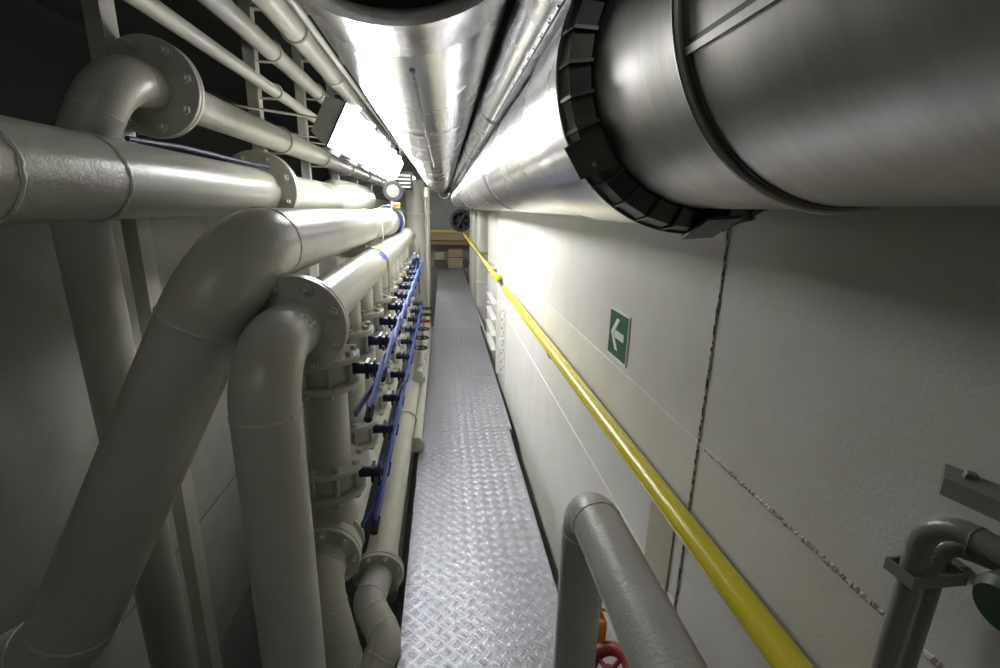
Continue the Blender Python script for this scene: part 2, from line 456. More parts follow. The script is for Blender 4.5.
# --- E and G: low pipes beside the walkway
E = V((-.285, 0, .09))
t = pipe_run('low_pipe', 'long cream pipe low beside the walkway edge, with a flange at its near end',
             [E+Yv*1.735, E+Yv*6], .070, 0)
flange(t, E+Yv*1.72, Yv, .106, .018, 8, .090, .010)
g = G()
pth = [V((-.285+.082*math.cos(a), 3.2, .09+.082*math.sin(a))) for a in [PI*k/14 for k in range(15)]]
pth = [V((-.203, 3.2, -.05))]+pth+[V((-.367, 3.2, -.05))]
sweep(g, pth, .007, 8); box(g, (-.40, 3.16, -.09), (-.17, 3.24, -.05)); g.build('pipe_clamp', M['pipe'], t)
t = pipe_run('s_bend_pipe', 'cream double bend pipe curving right beside the walkway at the bottom',
             [(-.285, 1.70, .09), (-.305, 1.56, .085), (-.215, 1.43, .035), (-.33, 1.27, -.09), (-.34, 1.26, -1.24)], .062, [.085, .085, .10], weldw=.004)
t = pipe_run('thin_low_pipe', 'thin cream pipe between the low flanged pipe and the walkway', [(-.19, 2.9, .06), (-.19, 6, .06)], .034, 0)
flange(t, (-.19, 2.9, .06), Yv, .055, .012, 4, .045, .006)
# dark low pipes under the left edge
for k, (x, z, r) in enumerate(((-.62, -.12, .06), (-.28, -.2, .05))):
    pipe_run('bilge_pipe', ['cream pipe low in the shadow behind the valve columns', 'pipe in the dark gap below the walkway edge'][k],
             [(x, 1.9, z), (x, 7, z)], r, 0, 'pipe2')
# --- F: lower header with flange and elbow
F = V((-.44, 0, .345))
LH = thing('lower_header_pipe', 'cream lower header pipe under the row of valve columns', 'pipe', (-.43, 1.6, .25))
g = G(); sweep(g, [F+Yv*1.60, F+Yv*6], .098, 48); g.build('pipe_body', M['pipe'], LH)
g = G(); lathe(g, [(.100, -.01), (.122, .0), (.122, .02), (.108, .026), (.108, .05), (.125, .056), (.125, .07), (.10, .076)], F+Yv*1.56, Yv, 48, True); g.build('collar', M['pipe'], LH)
d = V((0, .93, .37)).normalized()
t = pipe_run('curved_pipe', 'cream curved pipe with a bolted flange, arching down right beside the EL pipe',
             [F+Yv*1.53, V((-.44, 1.42, .31)), V((-.37, 1.365, .0)), V((-.46, 1.36, -1.24))], .078, [.12, .2], weldw=.004)
flange(t, F+Yv*1.535, Yv, .126, .020, 8, .104, .013, ph=0)
t = thing('capped_stub', 'small round capped cream pipe end peeping out at the foot of the EL pipe', 'pipe', (-.405, 1.245, -1.24))
g = G(); lathe(g, [(.034, 0), (.034, 1.285), (.030, 1.305), (.018, 1.318), (.004, 1.322)], (-.405, 1.245, -1.24), (0, 0, 1), 28); g.build('pipe_body', M['pipe'], t)

# ================================================================= VALVE COLUMNS
def wafer_valve(loc, label, group):
    t = thing('butterfly_valve', label, 'valve', loc, group); o = V(loc); z = V((0, 0, 1))
    g = G(); lathe(g, [(.085, -.036), (.095, -.034), (.095, .034), (.085, .036)], o, z, 40); g.build('body', M['pipe'], t)
    for i in range(8):
        a = 2*PI*(i+.5)/8; c = o+V((math.cos(a), math.sin(a), 0))*.108
        g = G(); lathe(g, [(.0085, -.036), (.0085, .036)], c, z, 10)
        lathe(g, [(.014, .0615), (.014, .074), (.011, .077)], c, z, 6); lathe(g, [(.014, -.077), (.014, -.0615)], c, z, 6)
        g.build('stud', M['bolt'], t)
    g = G(); sweep(g, [o+V((.090, 0, 0)), o+V((.175, 0, 0))], .020, 14)
    box(g, o+V((.150, -.03, -.03)), o+V((.162, .03, .03))); g.build('neck', M['dblue'], t)
    g = G(); disc(g, o+V((.182, 0, 0)), (1, 0, 0), .036, .008, 20, .001)
    for i in range(7):
        a = -PI/2-.9+i*.3; c = o+V((.182, math.cos(a)*.048, math.sin(a)*.048)); bar(g, c-V((.004, 0, 0)), c+V((.004, 0, 0)), .010, .010)
    disc(g, o+V((.196, 0, 0)), (1, 0, 0), .018, .02, 16); g.build('notch_plate', M['dblue'], t)
    # the lever: flat bar and squeeze trigger hanging down and towards the near end
    g = G(); o2 = o+V((.203, 0, 0)); e = V((-.06, -.93, -.34)).normalized()
    bar(g, o2-e*.04, o2+e*.225, .044, .009, (1, 0, 0))
    L = g.build('lever', M['blue'], t)
    g = G(); e2 = V((-.30, -.90, -.34)).normalized(); bar(g, o2+e*.05, o2+e*.05+e2*.19, .024, .008, (1, 0, 0)); g.build('trigger', M['blue'], L)
    g = G(); sweep(g, [o2+e*.20, o2+e*.262], .013, 10); g.build('grip', M['rubber'], L)
    return t
def spool(loc, ztop, zbot, label, group):
    x, y, _ = loc
    t = thing('valve_spool', label, 'pipe', (x, y, zbot), group); z = V((0, 0, 1))
    g = G(); sweep(g, [(x, y, zbot+.012), (x, y, ztop-.012)], .077, 40); g.build('pipe_body', M['pipe'], t)
    for zz in (ztop, zbot):
        g = G(); disc(g, (x, y, zz), z, .128, .023, 48); g.build('flange', M['pipe'], t)
    return t
colx = -.43; colys = [1.66+.365*i for i in range(10)]
nearness = ['nearest', 'second nearest', 'third nearest', 'fourth nearest', 'fifth nearest', 'sixth nearest', 'seventh nearest', 'eighth nearest', 'ninth nearest', 'farthest']
Z1, Z2 = 1.03, .61
p_up = wafer_valve((colx, colys[0], Z1), 'nearest butterfly valve of the upper row, under the header pipe beside the EL flange', 'upper row butterfly valves')
p_lo = copy_tree(p_up); p_lo.location = (colx, colys[0], Z2); p_lo['label'] = 'nearest butterfly valve of the lower row, above the flanged curved pipe'; p_lo['group'] = 'lower row butterfly valves'
p_sp = spool((colx, colys[0], 0), Z1-.049, Z2+.049, 'nearest upright cream spool between the upper and lower valve, beside the EL pipe', 'upright valve spools')
def riser(y, k):
    t = thing('header_branch', '', 'pipe', (colx, y, Z1+.05), 'header branches'); z = V((0, 0, 1))
    g = G(); sweep(g, [(colx, y, Z1+.06), (colx, y, 1.20)], .077, 40); g.build('pipe_body', M['pipe'], t)
    g = G(); disc(g, (colx, y, Z1+.049), z, .128, .023, 48); g.build('flange', M['pipe'], t)
    return t
def reducer(y):
    t = thing('reducer', '', 'pipe', (colx, y, .34), 'reducers under the lower valves'); z = V((0, 0, 1))
    g = G(); lathe(g, [(.074, .55-.34), (.078, .51-.34), (.092, .425-.34), (.090, .40-.34)], (colx, y, .34), z, 40, True); g.build('pipe_body', M['pipe'], t)
    g = G(); disc(g, (colx, y, Z2-.049), z, .128, .023, 48); g.build('flange', M['pipe'], t)
    return t
p_ri = riser(colys[0], 0); p_re = reducer(colys[0])
for i, y in enumerate(colys):
    n = nearness[i]
    if i == 0: a, b, c, d_, e_ = p_up, p_lo, p_sp, p_ri, p_re
    else:
        a, b, c, d_, e_ = [copy_tree(q) for q in (p_up, p_lo, p_sp, p_ri, p_re)]
        for q, s in zip((a, b, c, d_, e_), (p_up, p_lo, p_sp, p_ri, p_re)): q.location = (s.location.x, y, s.location.z)
        a['label'] = f'{n} butterfly valve with blue lever in the upper row under the header pipe'
        b['label'] = f'{n} butterfly valve with blue lever in the lower row of the valve columns'
        c['label'] = f'{n} upright cream spool between the upper and lower valve rows'
    d_['label'] = f'{n} short flanged branch hanging from the header pipe onto the upper valve row'
    e_['label'] = f'{n} cream reducer between the lower valve row and the lower header pipe'
# large blue twin lever farther on
t = thing('long_lever', 'dark blue A shaped lever standing far down beside the white column', 'lever', (-.25, 4.6, .80))
g = G(); bar(g, (-.235, 4.55, 1.13), (-.235, 4.60, .78), .022, .01, (1, 0, 0)); bar(g, (-.245, 4.56, 1.10), (-.30, 4.42, .84), .022, .01, (1, 0, 0)); g.build('lever_arms', M['dblue'], t)
g = G(); disc(g, (-.27, 4.55, 1.13), (1, 0, 0), .055, .03, 8); disc(g, (-.25, 4.55, 1.13), (1, 0, 0), .03, .05, 12); g.build('hub', M['dblue'], t)

# small handwheel valves beside the walkway
def handwheel(loc, mat, label, group):
    t = thing('handwheel_valve', label, 'valve', loc, group); o = V(loc)
    g = G(); sweep(g, [o, o+V((0, 0, .14))], .018, 12); lathe(g, [(.035, 0), (.04, .02), (.03, .05)], o, (0, 0, 1), 16); g.build('body', M['pipe'], t)
    g = G(); c = o+V((0, 0, .15))
    ringpath = [c+V((math.cos(2*PI*k/20), math.sin(2*PI*k/20), 0))*.055 for k in range(21)]
    sweep(g, ringpath, .007, 8)
    for k in range(3):
        a = 2*PI*k/3; bar(g, c, c+V((math.cos(a), math.sin(a), 0))*.055, .010, .006)
    disc(g, c, (0, 0, 1), .014, .02, 12); g.build('handwheel', mat, t); return t
hp = None
hl = ['nearest dark handwheel valve beside the walkway', 'second dark handwheel valve beside the walkway', 'third dark handwheel valve beside the walkway', 'red handwheel valve beside the walkway', 'dark handwheel valve just beyond the red one', 'farthest dark handwheel valve beside the walkway']
for k in range(6):
    handwheel((-.20, 3.95+k*.33, .27), M['red'] if k == 3 else M['rubber'], hl[k], 'small handwheel valves')
g = G(); box(g, (-.27, 3.85, .14), (-.165, 5.8, .19)); sweep(g, [(-.215, 3.8, .225), (-.215, 5.8, .225)], .035, 20)
tag(g.build('valve_rail', M['pipe2'], None, (-.21, 3.85, .14)), 'low cream manifold the small handwheel valves stand on', 'pipe')

# ================================================================= POSTS with clamps
def ubolt(parent, x, y, z, r, xpost, th=.0075):
    g = G(); n = 14
    rr = r+th*.9
    pth = [V((x+rr*math.cos(a), y, z+rr*math.sin(a))) for a in [-PI/2+PI*k/n for k in range(n+1)]]
    pth = [V((xpost, y, z-rr))]+pth+[V((xpost, y, z+rr))]
    sweep(g, pth, th, 8); 
    for s in (-1, 1): lathe(g, [(.014, 0), (.014, .012)], (xpost-.012, y, z+s*rr), (1, 0, 0), 6)
    g.build('u_bolt', M['bolt'], parent)
px = -1.175
plab = ['nearest cream support post, rising behind the diagonal pipe', 'support post under the gap before the lamp, its clamps holding the upper pipes', 'support post behind the near end of the lamp', 'fourth support post, behind the middle of the lamps', 'fifth support post along the left wall', 'farthest support post along the left wall']
for k, y in enumerate((2.06, 3.52, 4.62, 5.82, 7.05, 8.4)):
    t = thing('support_post', plab[k], 'post', (px, y, -1.25), 'posts carrying the upper pipes')
    g = G(); w = .045 if k == 0 else .035
    box(g, (px-.008, y-w, -1.25), (px, y+w, 2.99)); dd = .055 if k == 0 else .07; box(g, (px-dd, y-w, -1.25), (px-.0082, y-w+.008, 2.99)); box(g, (px-dd, y+w-.008, -1.25), (px-.0082, y+w, 2.99))
    g.build('channel', M['post'], t)
    if k: 
        ubolt(t, Dx, y-.0, Dz, .075, px+.0); 
        ubolt(t, -1.08, y, 2.30, .036, px); ubolt(t, -1.08, y, 2.535, .055, px); 
        g = G(); box(g, (px+.001, y-.03, 2.765), (-.82, y+.03, 2.78)); g.build('bracket_arm', M['post'], t)
        g = G(); pth = [V((-.93+.083*math.cos(a), y, 2.67+.083*math.sin(a))) for a in [PI+PI*q/14 for q in range(15)]]
        sweep(g, [V((-1.013, y, 2.775))]+pth+[V((-.8470, y, 2.775))], .008, 8); g.build('u_bolt', M['bolt'], t)
# beam holding B
t = thing('support_beam', 'cream cantilever beam carrying the bent pipe, its square cut end showing beneath it', 'beam', (-1.1, 3.2, 1.22))
g = G(); box(g, (-1.498, 3.36, 1.25), (-.53, 3.60, 1.258)); box(g, (-1.498, 3.36, 1.258), (-.53, 3.368, 1.333)); box(g, (-1.498, 3.36, 1.333), (-.53, 3.60, 1.341)); box(g, (-.538, 3.368, 1.258), (-.53, 3.60, 1.333))
g.build('channel', M['post'], t)
g = G(); n = 16; pth = [V((-.54+.118*math.cos(a), 3.45, 1.45+.118*math.sin(a))) for a in [PI*k/n for k in range(n+1)]]
sweep(g, [V((-.422, 3.45, 1.37))]+pth+[V((-.658, 3.45, 1.345))], .007, 8); g.build('u_bolt', M['bolt'], t)
# clamp on the header pipe
t = thing('header_bracket', 'cream bracket with a hoop over the header pipe', 'bracket', (-.33, 3.3, 1.0))
g = G(); pth = [V((-.43+.097*math.cos(a), 2.95, 1.255+.097*math.sin(a))) for a in [PI*k/n for k in range(n+1)]]
sweep(g, [V((-.333, 2.95, 1.05))]+pth+[V((-.527, 2.95, 1.05))], .007, 8); g.build('u_bolt', M['bolt'], t)
g = G(); box(g, (-.50, 2.93, .99), (-.29, 2.97, 1.05)); g.build('channel', M['post'], t)

# ================================================================= DUCTS
# duct 1: big clad duct overhead
D1 = V((-.094, 0, 2.213)); R1 = .292
t = thing('clad_duct', 'big shiny aluminium clad duct directly overhead, running down the corridor', 'duct', (D1.x, 1.3, D1.z))
g = G(); sweep(g, [D1+Yv*1.0, D1+Yv*12.5], R1-.012, 72); g.build('cladding', M['clad'], t)
g = G(); lathe(g, [(R1-.01, 0), (R1+.022, .003), (R1-.004, .270), (R1-.012, .271)], D1+Yv*.935, Yv, 72); g.build('overlapping_sleeve', M['clad'], t)
for k, y in enumerate((2.5, 3.9, 5.4, 7.0, 9.0)):
    g = G(); ringm(g, D1+Yv*y, Yv, R1-.013, R1-.009, .03, 72, .001); g.build('joint_band', M['clad'], t)
g = G()
an = math.radians(-86)
rd = V((math.cos(an), 0, math.sin(an)))
bar(g, D1+rd*(R1-.010)+Yv*1.34, D1+rd*(R1-.010)+Yv*6, .014, .006, rd)
for k in range(60):
    p = D1+rd*(R1-.008)+Yv*(1.36+k*.05); lathe(g, [(.0045, 0), (.0035, .003)], p, rd, 8)
g.build('rivet_seam', M['clad'], t)
t = thing('flexible_joint', 'dark rubber end of the overhead duct at the top edge of the photo', 'duct joint', (D1.x, .92, D1.z))
g = G(); lathe(g, [(R1-.02, 0), (R1-.008, .01), (R1-.02, .03), (R1-.008, .05), (R1-.004, .06)], D1+Yv*.87, Yv, 72, True); g.build('rubber_sleeve', M['rubber'], t)
# duct 1b on the left of it (thin duct edge)
pipe_run('slim_pipe', 'slim dull grey pipe tucked between the lamp and the overhead duct', [(-.75, .6, 2.59), (-.75, 10, 2.59)], .02, 0, 'pipe2')
sp = [o for o in C.objects if o.name == 'slim_pipe'][0]
for y in (2.0, 4.0, 6.0, 8.0):
    g = G(); bar(g, (-.75, y, 2.60), (-.75, y, 2.999), .03, .006, (1, 0, 0)); g.build('hanger', M['post'], sp)
# duct 2
D2 = V((.262, 0, 2.077)); R2 = .081
t = thing('slim_clad_duct', 'slim shiny aluminium clad pipe between the two big ducts', 'duct', (D2.x, 1, D2.z))
g = G(); sweep(g, [D2+Yv*.2, D2+Yv*12.5], R2, 56); g.build('cladding', M['clad'], t)
g = G(); lathe(g, [(R2+.001, 0), (R2+.006, .004), (R2+.006, .05), (R2+.001, .055)], D2+Yv*2.45, Yv, 56); 
bar(g, D2+V((.02, 2.475, -R2-.012)), D2+V((.07, 2.475, -R2+.00)), .05, .02); g.build('joint_band', M['clad'], t)
for y in (4.2, 6.0, 8.2):
    g = G(); ringm(g, D2+Yv*y, Yv, R2-.001, R2+.006, .045, 56, .001); g.build('joint_band', M['clad'], t)
g = G(); an = math.radians(-105); rd = V((math.cos(an), 0, math.sin(an)))
bar(g, D2+rd*(R2+.001)+Yv*.3, D2+rd*(R2+.001)+Yv*2.44, .004, .003, rd)
for k in range(22):
    p = D2+rd*R2+V((-.006, 0, 0))+Yv*(.35+k*.09); lathe(g, [(.003, 0), (.002, .0035)], p, rd, 8)
g.build('rivet_seam', M['seam'], t)
# duct 3: big duct on the right in sections
D3 = V((.372, 0, 1.785))
t = thing('clad_duct', 'huge brushed metal duct at the upper right, with a dark segmented band round it', 'duct', (D3.x, .1, D3.z))
g = G(); sweep(g, [D3+Yv*-.6, D3+Yv*.434], .176, 96); g.build('near_section', M['clad2'], t)
g = G(); lathe(g, [(.174, 0), (.179, .002), (.179, .245), (.174, .247)], D3+Yv*.425, Yv, 96, True); g.build('middle_section', M['clad2'], t)
g = G(); lathe(g, [(.170, 0), (.203, .004), (.205, .02), (.207, .33), (.203, .334), (.15, .335)], D3+Yv*.705, Yv, 96, True); g.build('sleeve_section', M['clad'], t)
g = G(); sweep(g, [D3+Yv*1.03, D3+Yv*12.5], .199, 96); g.build('far_section', M['clad'], t)
for y in (2.2, 3.6, 5.2, 7, 9):
    g = G(); ringm(g, D3+Yv*y, Yv, .1985, .202, .03, 72, .001); g.build('joint_band', M['clad'], t)
# rounded lap seam ring at near end of middle section
g = G(); sweep(g, [D3+Yv*.428+V((math.cos(2*PI*k/96), 0, math.sin(2*PI*k/96)))*.179 for k in range(97)], .005, 10); g.build('lap_seam', M['clad2'], t)
g = G(); ringm(g, D3+Yv*.4195, Yv, .1755, .1775, .006, 96, .0005); g.build('lap_shadow_gap', M['seam'], t)
an = math.radians(198); rd = V((math.cos(an), 0, math.sin(an)))
g = G(); bar(g, D3+rd*.1765+Yv*-.5, D3+rd*.1765+Yv*.42, .006, .005, rd); g.build('lengthwise_seam', M['clad2'], t)
g = G(); an2 = an-.03; rd2 = V((math.cos(an2), 0, math.sin(an2))); bar(g, D3+rd2*.1765+Yv*-.5, D3+rd2*.1765+Yv*.42, .004, .002, rd2); g.build('seam_gap', M['seam'], t)
# band: ring of facets with ribs
bt = thing('duct_band', 'dark segmented steel band clamped round the huge right hand duct', 'clamp band', (D3.x, .69, D3.z))
g = G(); n = 32; ro, ri = .213, .182; y0, y1 = .650, .700
vs = []; fs = []
for i in range(n):
    a0, a1 = 2*PI*i/n+.012, 2*PI*(i+1)/n-.012
    q = []
    for (r, y) in ((ri, y0+.006), (ro-.006, y0+.022), (ro, y1), (ri, y1)):
        for a in (a0, a1): q.append(D3+V((r*math.cos(a), y, r*math.sin(a))))
    o = len(vs); vs += q
    fs += [[o+0, o+1, o+3, o+2], [o+2, o+3, o+5, o+4], [o+4, o+5, o+7, o+6], [o+6, o+7, o+1, o], [o, o+2, o+4, o+6], [o+1, o+7, o+5, o+3]]
g.add(vs, fs, False); g.build('band_segments', M['band'], bt)
for i in range(n):
    g = G()
    a = 2*PI*i/n; rd = V((math.cos(a), 0, math.sin(a))); tg = V((-math.sin(a), 0, math.cos(a)))
    p = [D3+rd*(ri-.001)+Yv*(y0-.002), D3+rd*(ro-.004)+Yv*(y0+.012), D3+rd*(ro+.002)+Yv*y1, D3+rd*(ri-.001)+Yv*y1]
    vs = [x+tg*.0022 for x in p]+[x-tg*.0022 for x in p]
    g.add(vs, [[0, 1, 2, 3], [7, 6, 5, 4], [0, 4, 5, 1], [1, 5, 6, 2], [2, 6, 7, 3], [3, 7, 4, 0]], False)
    g.build('rib', M['band'], bt)
g = G(); ringm(g, D3+Yv*.704, Yv, .19, .2165, .006, 96, .001); g.build('rim', M['seam'], bt)
for an in (math.radians(213), math.radians(274)):
    rd = V((math.cos(an), 0, math.sin(an))); tg = V((-math.sin(an), 0, math.cos(an)))
    g = G(); pa = D3+rd*.2175+Yv*.700; pb = D3+rd*.187+Yv*.628; nn = (pb-pa).normalized().cross(tg); nn = nn if nn.dot(rd) > 0 else -nn
    c = (pa+pb)/2+nn*.004
    bar(g, pa+nn*.004, pb+nn*.004, .050, .005, nn); 
    kk = []
    for s in (-1, 1): kk.append(G()); lathe(kk[-1], [(.005, 0), (.004, .004)], c+tg*.012*s+nn*.0027+Yv*-.012*s, nn, 6)
    L = g.build('clasp', M['band'], bt)
    for k in kk: k.build('rivet', M['chrome'], L)

# ================================================================= HANDRAIL
HR = V((.505, 0, .958))
t = thing('handrail', 'long yellow tubular handrail along the right wall, near length', 'handrail', (.5, .2, .96))
g = G(); sweep(g, [HR+Yv*.1, HR+Yv*3.85], .0255, 32); g.build('rail', M['yellow'], t)
for y in (2.15, 3.78, .25):
    g = G(); path, _ = fillet([HR+V((.0, y, -.015)), HR+V((.0, y, -.06)), HR+V((.060, y, -.06))], .03, 8); sweep(g, path, .010, 12)
    disc(g, HR+V((.0615, y, -.06)), (1, 0, 0), .03, .006, 20); g.build('bracket', M['yellow'] if y > 3 else M['brass'], t)
t = thing('handrail', 'far length of yellow handrail beyond the ledge, set slightly higher', 'handrail', (.5, 5, .99))
g = G(); sweep(g, [(.50, 4.45, .965), (.51, 12.6, .965)], .026, 24); g.build('rail', M['yellow'], t)
for y in (4.55, 7.0, 11.5):
    g = G(); sweep(g, [(.505, y, .95), (.569 if y < 5 else .795, y, .95)], .02, 12); g.build('bracket', M['brass'], t)

# ================================================================= SIGN
t = thing('direction_sign', 'small green escape sign with a white arrow pointing left on the right wall', 'sign', (.568, 1.436, 1.20))
g = G(); box(g, (.566, 1.350, 1.122), (.5699, 1.520, 1.286)); g.build('white_border', M['white'], t)
g = G(); box(g, (.5645, 1.358, 1.132), (.566, 1.514, 1.280)); g.build('green_panel', M['green'], t)
# arrow: in sign plane u = +y (towards far, seen as left), v = z
g = G(); cy, cz = 1.436, 1.208
def quad(g, pts):
    vs = [V((.5630, cy+u, cz+v)) for u, v in pts]+[V((.5645, cy+u, cz+v)) for u, v in pts]
    n = len(pts); g.add(vs, [list(range(n)), [2*n-1-i for i in range(n)]]+[[i, (i+1) % n, n+(i+1) % n, n+i] for i in range(n)], False)
s = .052
quad(g, [(s, 0), (s-.022, .0), (-.008, .036), (-.008+.002, .058), (.006, .058)]) if False else None
quad(g, [(.056, 0), (.012, .052), (-.012, .052), (.030, .0)]); quad(g, [(.056, 0), (.030, 0), (-.012, -.052), (.012, -.052)])
quad(g, [(.034, -.0125), (.034, .0125), (-.056, .0125), (-.056, -.0125)]); g.build('white_arrow', M['white'], t)
# yellowed panel low on the wall
g = G(); box(g, (.566, .952, .60), (.5699, 1.085, .845), bev=.001); tag(g.build('wall_plate', M['plate'], None, (.568, 1.02, .6)), 'yellowish rectangular plate on the right wall under the handrail', 'plate')

# ================================================================= GREY ARM PIPE bottom right
t = pipe_run('bent_vent_pipe', 'grey pipe rising beside the walkway and bending back along the right wall at the bottom',
             [(.330, .935, -1.24), (.330, .935, .938), (.330, .1, .938)], .0535, .078, 'pipe2', weldw=.003)

# ================================================================= RED WHEEL + ORANGE BOX
t = thing('red_handwheel', 'dark red round handwheel behind the grey bent pipe at the bottom edge', 'handwheel', (.47, 1.02, .30))
g = G(); cc = V((.455, .99, .345)); ax = V((-.5, -.2, .8)).normalized(); a, b = frame(ax)
sweep(g, [cc+(a*math.cos(2*PI*k/28)+b*math.sin(2*PI*k/28))*.060 for k in range(29)], .019, 12)
for k in range(4): an = PI/2*k; sweep(g, [cc, cc+(a*math.cos(an)+b*math.sin(an))*.062], .007, 8)
disc(g, cc, ax, .018, .03, 16); g.build('wheel', M['red'], t)
g = G(); sweep(g, [cc-ax*.015, cc-ax*.14], .012, 12); lathe(g, [(.04, -.30), (.045, -.22), (.03, -.14)], cc, ax, 20); g.build('stem', M['rubber'], t)
g = G(); box(g, (.435, 1.08, .30), (.475, 1.16, .42), bev=.004); o = g.build('orange_switch_box', M['orange'], None, (.45, 1.14, .3)); tag(o, 'small orange box behind the upright of the grey bent pipe', 'box')
t = thing('brass_tap', 'tiny brass tap on top of the orange box', 'tap', (.46, 1.12, .42))
g = G(); sweep(g, [(.46, 1.12, .421), (.46, 1.12, .445)], .009, 12); sweep(g, [(.46, 1.12, .435), (.50, 1.10, .435)], .005, 10); g.build('body', M['brass'], t)
g = G(); sweep(g, [(.46, 1.12, .446), (.462, 1.12, .475)], .006, 10); g.build('cap', M['rubber'], t)

# ================================================================= CONDUITS bottom right
t = pipe_run('conduit', 'dark grey bent conduit in front at bottom right, arching towards the right edge', [(.505, .374, -1.24), (.505, .374, 1.303), (.525, .10, 1.31)], .0115, .045, 'conduit', weldw=.0015)
t = pipe_run('conduit', 'dark grey conduit behind the front one, bending into the right wall', [(.543, .380, -1.24), (.543, .380, 1.258), (.568, .33, 1.262)], .0095, .02, 'conduit', weldw=.0015)
t = thing('conduit_clamp', 'dark grey clamp holding the two conduits together', 'clamp', (.53, .375, 1.235))
g = G(); box(g, (.492, .358, 1.219), (.554, .3615, 1.233)); box(g, (.492, .389, 1.219), (.554, .3915, 1.233)); box(g, (.4895, .358, 1.219), (.492, .3915, 1.233)); box(g, (.554, .358, 1.219), (.5565, .3915, 1.233)); box(g, (.5565, .370, 1.220), (.5695, .385, 1.232)); g.build('strap', M['conduit'], t)
g = G(); box(g, (.5615, .365, 1.262), (.5695, .39, 1.278), bev=.001); tag(g.build('wall_cleat', M['conduit'], None, (.565, .36, 1.26)), 'small grey cleat on the wall beside the second conduit bend', 'bracket')
t = thing('wall_bracket', 'grey angled steel bracket on the wall above the front conduit bend', 'bracket', (.56, .36, 1.39))
g = G(); vs = [(.569, .42, 1.312), (.569, .42, 1.330), (.535, .392, 1.310), (.535, .392, 1.330), (.535, .10, 1.345), (.535, .10, 1.365), (.569, .10, 1.345), (.569, .10, 1.365)]
g.add(vs, [[0, 1, 3, 2], [2, 3, 5, 4], [4, 5, 7, 6], [1, 7, 5, 3], [0, 2, 4, 6], [0, 6, 7, 1]], False); g.build('plate', M['conduit'], t)
g = G(); lathe(g, [(.007, 0), (.007, .004), (.005, .007)], (.558, .385, 1.332), (0, 0, 1), 6); g.build('bolt', M['conduit'], t)
g = G(); lathe(g, [(.020, -.02), (.026, -.012), (.026, .012), (.020, .02)], (.47, .265, 1.295), (1, 0, .2), 32, True)
tag(g.build('green_cap', M['darkgreen'], None, (.47, .262, 1.30)), 'blurred dark green round cap at the right edge', 'cap')

# ================================================================= LAMPS
def lamp(loc, label, group, L=1.3):
    o = V(loc); t = thing('strip_lamp', label, 'lamp', loc, group)
    an = math.radians(-27); nrm = V((math.cos(an), 0, math.sin(an))); w = V((-math.sin(an), 0, math.cos(an)))
    hw = .112
    def prism(prof, y0, y1, nm, mat, par, smooth=False):
        g = G(); n = len(prof); vs = [o+w*a+nrm*b+Yv*y for y in (y0, y1) for a, b in prof]
        g.add(vs, [list(range(n)), [2*n-1-i for i in range(n)]]+[[i, n+i, n+(i+1) % n, (i+1) % n] for i in range(n)], smooth)
        return g.build(nm, mat, par)
    prism([(-hw*.8, -.09), (hw*.8, -.09), (hw, -.03), (hw, 0), (-hw, 0), (-hw, -.03)], 0, L, 'housing', M['lamphouse'], t)
    prism([(-hw*1.06, .001), (hw*1.06, .001), (hw*1.06, .010), (-hw*1.06, .010)], -.005, L+.005, 'gasket', M['rubber'], t)
    prism([(-hw, .0105), (hw, .0105), (hw*.97, .060), (hw*.75, .085), (-hw*.75, .085), (-hw*.97, .060)], .0, L, 'lens', M['lens'], t)
    for y in (.12, L*.5, L-.12):
        for s in (-1, 1):
            g = G(); c = o+w*(hw*1.08*s)+Yv*y; c = c+w*(.010*s); bar(g, c-nrm*.03, c+nrm*.055, .045, .016, w); g.build('clip', M['chrome'], t)
    for y in (.15, L-.15):
        g = G(); bar(g, o-nrm*.0905+Yv*y, V((-1.17, o.y+y, o.z+.10)), .05, .006); g.build('hanger', M['post'], t)
    return t
lamp((-.53, 2.62, 1.99), 'lit fluorescent strip lamp nearest the camera, hung between the left pipes and the duct', 'strip lamps')
lamp((-.53, 4.05, 1.99), 'lit fluorescent strip lamp just behind the nearest one', 'strip lamps')
lamp((-.58, 8.0, 1.98), 'lit strip lamp far down the corridor beyond the gauge', 'strip lamps', .9)
lamp((-.60, 10.4, 1.98), 'farthest lit strip lamp near the back wall', 'strip lamps', .9)

# gauge, far bits
t = thing('pressure_gauge', 'round pressure gauge with pale face and black rim above the blue band', 'gauge', (-.50, 4.75, 1.60))
gc = V((-.475, 4.7, 1.735)); gd = V((.35, -.9, 0)).normalized()
g = G(); lathe(g, [(.080, -.03), (.092, .03), (.092, .045), (.066, .045), (.064, .03)], gc, gd, 40); g.build('rim', M['rubber'], t)
g = G(); disc(g, gc+gd*.0335, gd, .063, .006, 40); g.build('face', M['glass'], t)
g = G(); sweep(g, [gc-V((0, 0, .085)), V((-.49, 4.72, 1.56))], .014, 12); g.build('stem', M['chrome'], t)
g = G(); box(g, (-.50, 4.9, 1.57), (-.42, 5.0, 1.63), bev=.006); tag(g.build('yellow_tag_box', M['brass'], None, (-.46, 4.95, 1.57)), 'small yellow fitting just under the pressure gauge', 'fitting')
t = thing('louvred_box', 'black louvred box on the ceiling side behind the gauge', 'box', (-.45, 5.6, 1.86))
g = G(); box(g, (-.52, 5.6, 1.78), (-.34, 5.75, 1.97), bev=.01); g.build('housing', M['rubber'], t)
g = G(); bar(g, (-.47, 5.68, 1.97), (-.47, 5.68, 2.999), .03, .006, (1, 0, 0)); g.build('hanger', M['post'], t)
g = G()
for k in range(4): box(g, (-.50, 5.585, 1.80+k*.04), (-.36, 5.599, 1.815+k*.04))
g.build('louvre', M['conduit'], t)
